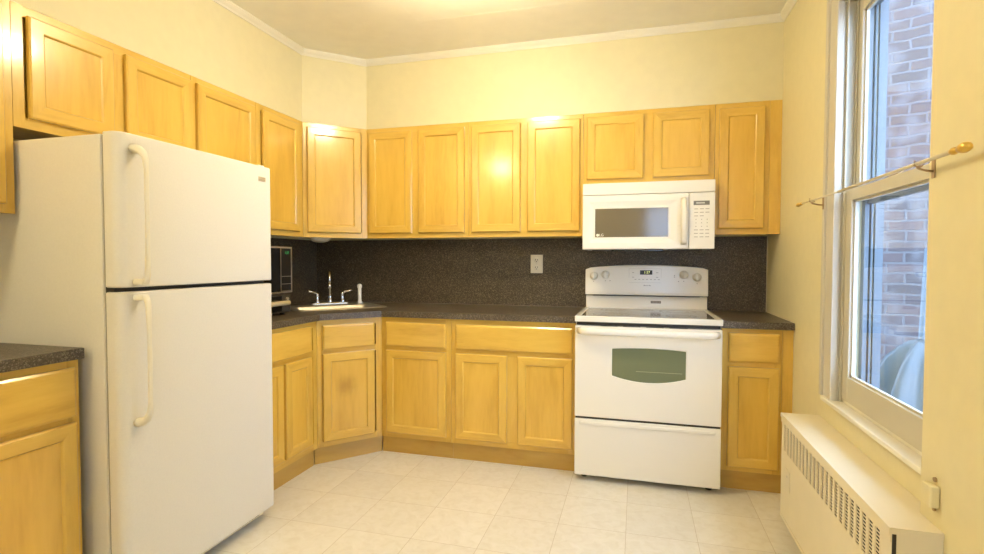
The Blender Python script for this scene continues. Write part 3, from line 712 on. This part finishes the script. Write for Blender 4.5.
# ------------------------------------------------------------------ over-the-range microwave
om = thing('over_range_microwave', 'white over-the-range microwave mounted under the short cabinet above the range', 'microwave', (.0095, 0, 1.294))
MWW = .745; MY = -.400; MH = .396
bm = bmesh.new(); box(bm, .002, MWW-.002, MY+.040, -.012, .012, MH, bev=.003); obj('body', bm, PLWHITE, om)
bm = bmesh.new(); box(bm, .004, MWW-.004, MY+.030, -.020, .0, .012); bt = obj('underside', bm, DSTEEL, om)
bm = bmesh.new(); box(bm, .17, .47, MY+.045, MY+.17, -.010, .001, bev=.004); obj('lamp_lens', bm, BGLASS, bt)
for x0 in (.05, .50):
    bm = bmesh.new(); box(bm, x0, x0+.19, -.30, -.10, -.004, .0005); obj('grease_filter', bm, DARK, bt)
bm = bmesh.new(); box(bm, 0, MWW, MY, MY+.040, .326, MH, bev=.004); obj('top_grille', bm, PLWHITE, om)
bm = bmesh.new()
x0, x1, z0, z1 = .0, .604, .001, .3235
gx0, gx1, gz0, gz1 = .074, .494, .073, .244
ringsd = [((x0, x1, z0, z1), 0), ((x0, x1, z0, z1), -.034), ((x0+.004, x1-.003, z0+.004, z1-.004), -.038), ((x0+.038, x1-.065, z0+.038, z1-.038), -.038), ((gx0-.012, gx1+.012, gz0-.012, gz1+.012), -.031), ((gx0, gx1, gz0, gz1), -.031), ((gx0, gx1, gz0, gz1), -.026)]
R = [[bm.verts.new(p) for p in ((q[0], MY+.038+y, q[2]), (q[1], MY+.038+y, q[2]), (q[1], MY+.038+y, q[3]), (q[0], MY+.038+y, q[3]))] for q, y in ringsd]
for a, b in zip(R, R[1:]):
    for k in range(4): bm.faces.new((a[k], a[(k+1)%4], b[(k+1)%4], b[k]))
bm.faces.new(R[0]); bm.faces.new(R[-1])
dr = obj('door', bm, PLWHITE, om)
B('door_window', (gx0+.0005, gx1-.0005, MY+.0085, MY+.0115, gz0+.0005, gz1-.0005), MWGLASS, dr)
bm = bmesh.new(); cyl(bm, (gx0+.016, MY+.0086, gz0+.013), (gx0+.016, MY+.0078, gz0+.013), .0085)
obj('logo_disc', bm, PLWHITE, dr)
text('LG', .022, PLWHITE, dr, 'logo_letters', (gx0+.038, MY+.0082, gz0+.013), (PI/2, 0, 0), .0004)
bm = bmesh.new(); pts = []
for i in range(17):
    u = i/16; z = .030+u*.262; y = MY-.004-.030*(1-abs(2*u-1)**3); pts.append((.578, y, z))
tube(bm, pts, .016, seg=14, sx=1.0, sy=.7, refup=Vector((0,1,0))); obj('handle', bm, FHAND, dr)
bm = bmesh.new(); box(bm, .606, MWW, MY, MY+.040, .001, .3235, bev=.004); cp2 = obj('control_panel', bm, PLWHITE, om)
B('display', (.630, .716, MY-.0015, MY+.002, .252, .276), mat('lcd_grey', (.20,.19,.16), .2), cp2)
bm = bmesh.new(); box(bm, .644, .690, MY-.0022, MY-.001, .260, .268); obj('display_digits', bm, mat('lcd_light', (.55,.55,.48), .3), cp2)
bm = bmesh.new()
for r in range(9):
    for c_ in range(3):
        if (r, c_) in ((2, 2),): continue
        x = .634+c_*.030; z = .228-r*.020
        small = 3 <= r <= 5 and c_ < 3
        box(bm, x+(.007 if small else 0), x+(.013 if small else .021), MY-.0010, MY+.002, z, z+.004)
obj('keypad_print', bm, LINE, cp2)

# ------------------------------------------------------------------ refrigerator
FX = -1.334; FYA, FYB = -2.262, -1.500; FT = 1.658; FW = FYB-FYA
fg = thing('refrigerator', 'white top-freezer refrigerator with curved grip handles against the left wall', 'refrigerator', (0, 0, 0))
bm = bmesh.new(); box(bm, -2.070, FX-.078, FYA+.003, FYB-.003, .055, FT-.006, bev=.006); obj('body', bm, FRIDGE, fg)
bm = bmesh.new(); box(bm, FX-.0785, FX-.066, FYA+.010, FYB-.010, .060, 1.112); box(bm, FX-.0785, FX-.066, FYA+.010, FYB-.010, 1.138, FT-.010); obj('gasket', bm, GREY, fg)
bm = bmesh.new(); box(bm, FX-.078, FX-.040, FYA+.012, FYB-.012, 1.112, 1.138); obj('center_rail', bm, DARK, fg)
def fdoor(z0, z1, name):
    bm = bmesh.new(); n = 8; r1 = .036; r2 = .016; P = []
    x0, x1 = FX-.066, FX
    P.append((x0, FYA))
    for i in range(n+1):
        a = -PI/2+PI/2*i/n; P.append((x1-r1+r1*math.cos(a), FYA+r1+r1*math.sin(a)))
    # very slight belly on the front
    for i in range(1, 8):
        u = i/8; P.append((x1+.004*math.sin(PI*u), FYA+r1+(FW-r1-r2)*u))
    for i in range(n+1):
        a = PI/2*i/n; P.append((x1-r2+r2*math.cos(a), FYB-r2+r2*math.sin(a)))
    P.append((x0, FYB))
    prism(bm, P, z0, z1)
    for f in bm.faces:
        if abs(f.normal.z) < .5: f.smooth = True
    o = obj(name, bm, FRIDGE, fg); md = o.modifiers.new('b', 'BEVEL'); md.width = .006; md.segments = 3; md.limit_method = 'ANGLE'; md.angle_limit = 1.0
    for p in o.data.polygons: p.use_smooth = abs(p.normal.z) < .5
    try: md2 = o.modifiers.new('w', 'WEIGHTED_NORMAL')
    except Exception: pass
    return o
fz = fdoor(1.133, FT, 'freezer_door'); fd = fdoor(.055, 1.118, 'fresh_food_door')
HY = FYA+.058
def fhandle(za, zb, parent, flip):
    # za = end at the door split, zb = far end with the curved foot
    s = 1 if zb > za else -1
    bm = bmesh.new()
    pts = [(FX+.001, HY, za+s*.014), (FX+.030, HY, za+s*.014), (FX+.046, HY, za+s*.018), (FX+.052, HY, za+s*.035), (FX+.054, HY, za+s*.12), (FX+.055, HY, (za+zb)/2), (FX+.054, HY, zb-s*.085),
           (FX+.050, HY, zb-s*.050), (FX+.038, HY, zb-s*.028), (FX+.020, HY+.0, zb-s*.018), (FX+.001, HY, zb-s*.014)]
    tube(bm, pts, [.009, .009, .009, .008, .0062, .0062, .0062, .0085, .012, .015, .016], seg=14, refup=Vector((0,1,0)), sx=1.0, sy=1.3)
    box(bm, FX-.001, FX+.045, HY-.014, HY+.014, min(za+s*.004, za+s*.024), max(za+s*.004, za+s*.024), bev=.005)
    return obj('handle', bm, FHAND, parent)
fhandle(1.138, 1.622, fz, 1); fhandle(1.112, .650, fd, -1)
bm = bmesh.new(); box(bm, FX+.001, FX+.0035, -1.590, -1.545, 1.588, 1.608, bev=.0008); bd_ = obj('badge', bm, mat('silver_badge', (.55,.48,.34), .3, .4), fz)
bm = bmesh.new()
for z in (1.593, 1.601): 
    for i in range(6): box(bm, FX+.0036, FX+.0042, -1.587+i*.0068, -1.582+i*.0068, z, z+.0035)
obj('badge_lettering', bm, LINE, bd_)
bm = bmesh.new(); box(bm, FX-.10, FX-.050, FYA+.02, FYB-.02, .012, .054, bev=.003); kg = obj('kick_grille', bm, BISQUE, fg)
bm = bmesh.new()
for i in range(3): box(bm, FX-.051, FX-.0492, FYA+.05, FYB-.05, .020+i*.010, .025+i*.010)
obj('grille_slots', bm, DARK, kg)
for y in (FYA+.06, FYB-.06):
    bm = bmesh.new(); cyl(bm, (FX-.13, y, 0), (FX-.13, y, .056), .016); obj('foot', bm, BLACK, fg)
    bm = bmesh.new(); cyl(bm, (-1.98, y-.012, .026), (-1.98, y+.012, .026), .026); box(bm, -1.99, -1.97, y-.01, y+.01, .03, .057); obj('roller', bm, BLACK, fg)
for z, zz in ((FT+.0005, FT+.012),):
    bm = bmesh.new(); box(bm, FX-.09, FX-.03, FYB-.05, FYB-.012, z, zz, bev=.003); obj('hinge_cap', bm, FRIDGE, fg)

# ------------------------------------------------------------------ radiator cover
rd = thing('radiator_cover', 'cream metal radiator cover with slotted grille under the window', 'radiator cover', (0, 0, 0))
RX, RY0, RY1, RZ0_, RZ1_ = .963, -2.078, -1.028, .085, .548
bm = bmesh.new()
# front panel with an opening for the grille
GY0, GY1, GZ0, GZ1 = -2.02, -1.062, .390, .512
for q in ((RY0, RY1, .100, GZ0), (RY0, RY1, GZ1, RZ1_-.016), (RY0, GY0, GZ0, GZ1), (GY1, RY1, GZ0, GZ1)):
    box(bm, RX, RX+.006, *q)
obj('front_panel', bm, CREAM, rd)
bm = bmesh.new(); prism(bm, [(RX-.006, RY0-.002), (NX-.001, RY0-.002), (NX-.001, NY+.001), (XR-.001, NY+.001), (XR-.001, RY1+.002), (RX-.006, RY1+.002)], RZ1_-.016, RZ1_); obj('top_panel', bm, CREAM, rd)
bm = bmesh.new(); box(bm, RX+.0065, NX-.001, RY0, RY0+.006, .06, RZ1_-.017); obj('end_panel', bm, CREAM, rd)
bm = bmesh.new(); box(bm, RX+.0065, XR-.001, RY1-.006, RY1, .087, RZ1_-.017); obj('end_panel', bm, CREAM, rd)
bm = bmesh.new(); box(bm, RX-.003, RX, RY0+.001, RY1-.001, RZ1_-.038, RZ1_-.0165); box(bm, RX-.002, RX+.006, RY0, RY1, .086, .100); obj('front_edge', bm, CREAM, rd)
# slotted grille: vertical bars with small louvres between
bm = bmesh.new(); ncol = 22; pitch = (GY1-GY0)/ncol
for i in range(ncol+1):
    y = GY0+i*pitch; box(bm, RX-.0005, RX+.003, max(GY0, y-.0085), min(GY1, y+.0085), GZ0, GZ1)
for k in range(12):
    z = GZ0+.003+k*(GZ1-GZ0-.006)/11; box(bm, RX-.0004, RX+.001, GY0, GY1, z-.0019, z+.0019)
obj('grille', bm, CREAM, rd)
bm = bmesh.new(); box(bm, RX+.014, RX+.09, RY0+.03, RY1-.03, .16, .525); obj('shade_liner', bm, mat('slot_shade_black', (.012,.010,.008), .8), rd)  # near-black liner box behind the grille, its colour paints the shade in the slots
bm = bmesh.new(); box(bm, RX-.0025, RX-.0002, -1.17, -1.10, .24, .33, bev=.0008); ad_ = obj('access_door', bm, CREAM, rd)
bm = bmesh.new(); cyl(bm, (RX-.002, -1.135, .30), (RX-.004, -1.135, .30), .005); obj('latch', bm, STEEL, ad_)
bm = bmesh.new(); box(bm, RX+.001, RX+.010, RY0-.0015, RY0+.0, .07, RZ1_-.017); obj('end_seam', bm, DARK, rd)
for y in (RY0+.06, (RY0+RY1)/2):
    bm = bmesh.new(); box(bm, RX+.02, RX+.08, y-.012, y+.012, 0, .16); obj('foot', bm, CREAM, rd)

# blank box on the chase beside the radiator
o = thing('valve_box', 'small cream box with two screws on the wall at the radiator end', 'wall box', (NX, -2.035, .625))
B('box', (-.022, -.0004, -.022, .022, -.026, .030), WALL, o, .004)
for z in (-.034, .042):
    bm = bmesh.new(); cyl(bm, (-.0004, 0, z), (-.005, 0, z), .006); obj('screw', bm, BRZ, o)

# ------------------------------------------------------------------ curtain rod
rod = thing('curtain_rod', 'thin cream curtain rod with yellow finials crossing the window', 'curtain rod', (0, 0, 0))
RDX, RDZ = 1.040, 1.484
bm = bmesh.new(); cyl(bm, (RDX, -1.42, RDZ-.003), (RDX, -2.13, RDZ), .0052); obj('outer_rod', bm, RODM, rod)
bm = bmesh.new(); cyl(bm, (RDX, -.975, RDZ), (RDX, -1.43, RDZ-.003), .0034); obj('inner_rod', bm, RODM, rod)
for y, s, k in ((-2.13, -1, .66), (-.975, 1, .5)):
    bm = bmesh.new(); lathe(bm, [(0, 0), (.008*k, 0), (.012*k, .008), (.014*k, .016), (.011*k, .026), (.008*k, .030), (.012*k, .036), (.017*k, .046), (.019*k, .056), (.016*k, .068), (.009*k, .075), (0, .077)], (RDX, y, RDZ), (0, s, 0)); obj('finial', bm, BRASS, rod)
for y, xw, nm in ((-1.115, XR-.030, 'lower far'), (-1.985, NX, 'lower near')):
    bm = bmesh.new(); box(bm, xw-.003, xw-.0002, y-.008, y+.008, RDZ-.040, RDZ+.010, bev=.001)
    tube(bm, [(xw-.002, y, RDZ-.022), ((xw+RDX)/2, y, RDZ-.020), (RDX, y, RDZ-.014)], .0032)
    tube(bm, [(RDX, y, RDZ-.0145), (RDX, y, RDZ-.007)], .0045)
    tube(bm, [(RDX-.009, y, RDZ+.007), (RDX-.010, y, RDZ-.005), (RDX, y, RDZ-.012), (RDX+.010, y, RDZ-.005)], .0025)
    obj('bracket', bm, BRZ, rod)
o = thing('curtain_bracket', 'small empty metal curtain bracket at the top of the window casing', 'bracket', (XR-.030, -1.112, 2.350))
B('plate', (-.003, -.0002, -.008, .008, -.020, .020), BRASS, o, .001)
bm = bmesh.new(); tube(bm, [(-.002, 0, -.006), (-.030, 0, -.004), (-.050, 0, .004), (-.056, 0, .016)], .003); obj('arm', bm, BRASS, o)

# ------------------------------------------------------------------ ceiling lamps
def lamp(name, label, x, y, m, drop, r, h):
    t = thing(name, label, 'ceiling light', (x, y, ZC))
    bm = bmesh.new(); lathe(bm, [(0, -.0005), (.065, -.0005), (.062, -.012), (.02, -.016), (.012, -.018), (.012, -drop+h*.9), (0, -drop+h*.9)]); obj('base', bm, TRIM, t)
    n = 14; pr = [(r*math.sin(PI*i/n) if 0 < i < n else 0, -drop+h*math.cos(PI*i/n)) for i in range(n+1)]
    bm = bmesh.new(); lathe(bm, pr); obj('glass_shade', bm, m, t)
lamp('ceiling_light', 'round flush ceiling light glowing just above the top of the photo', -.43, -1.43, LAMPM, .150, .115, .055)
lamp('ceiling_light', 'round globe ceiling light behind the camera position', -1.45, -3.95, LAMPR, .135, .115, .075)
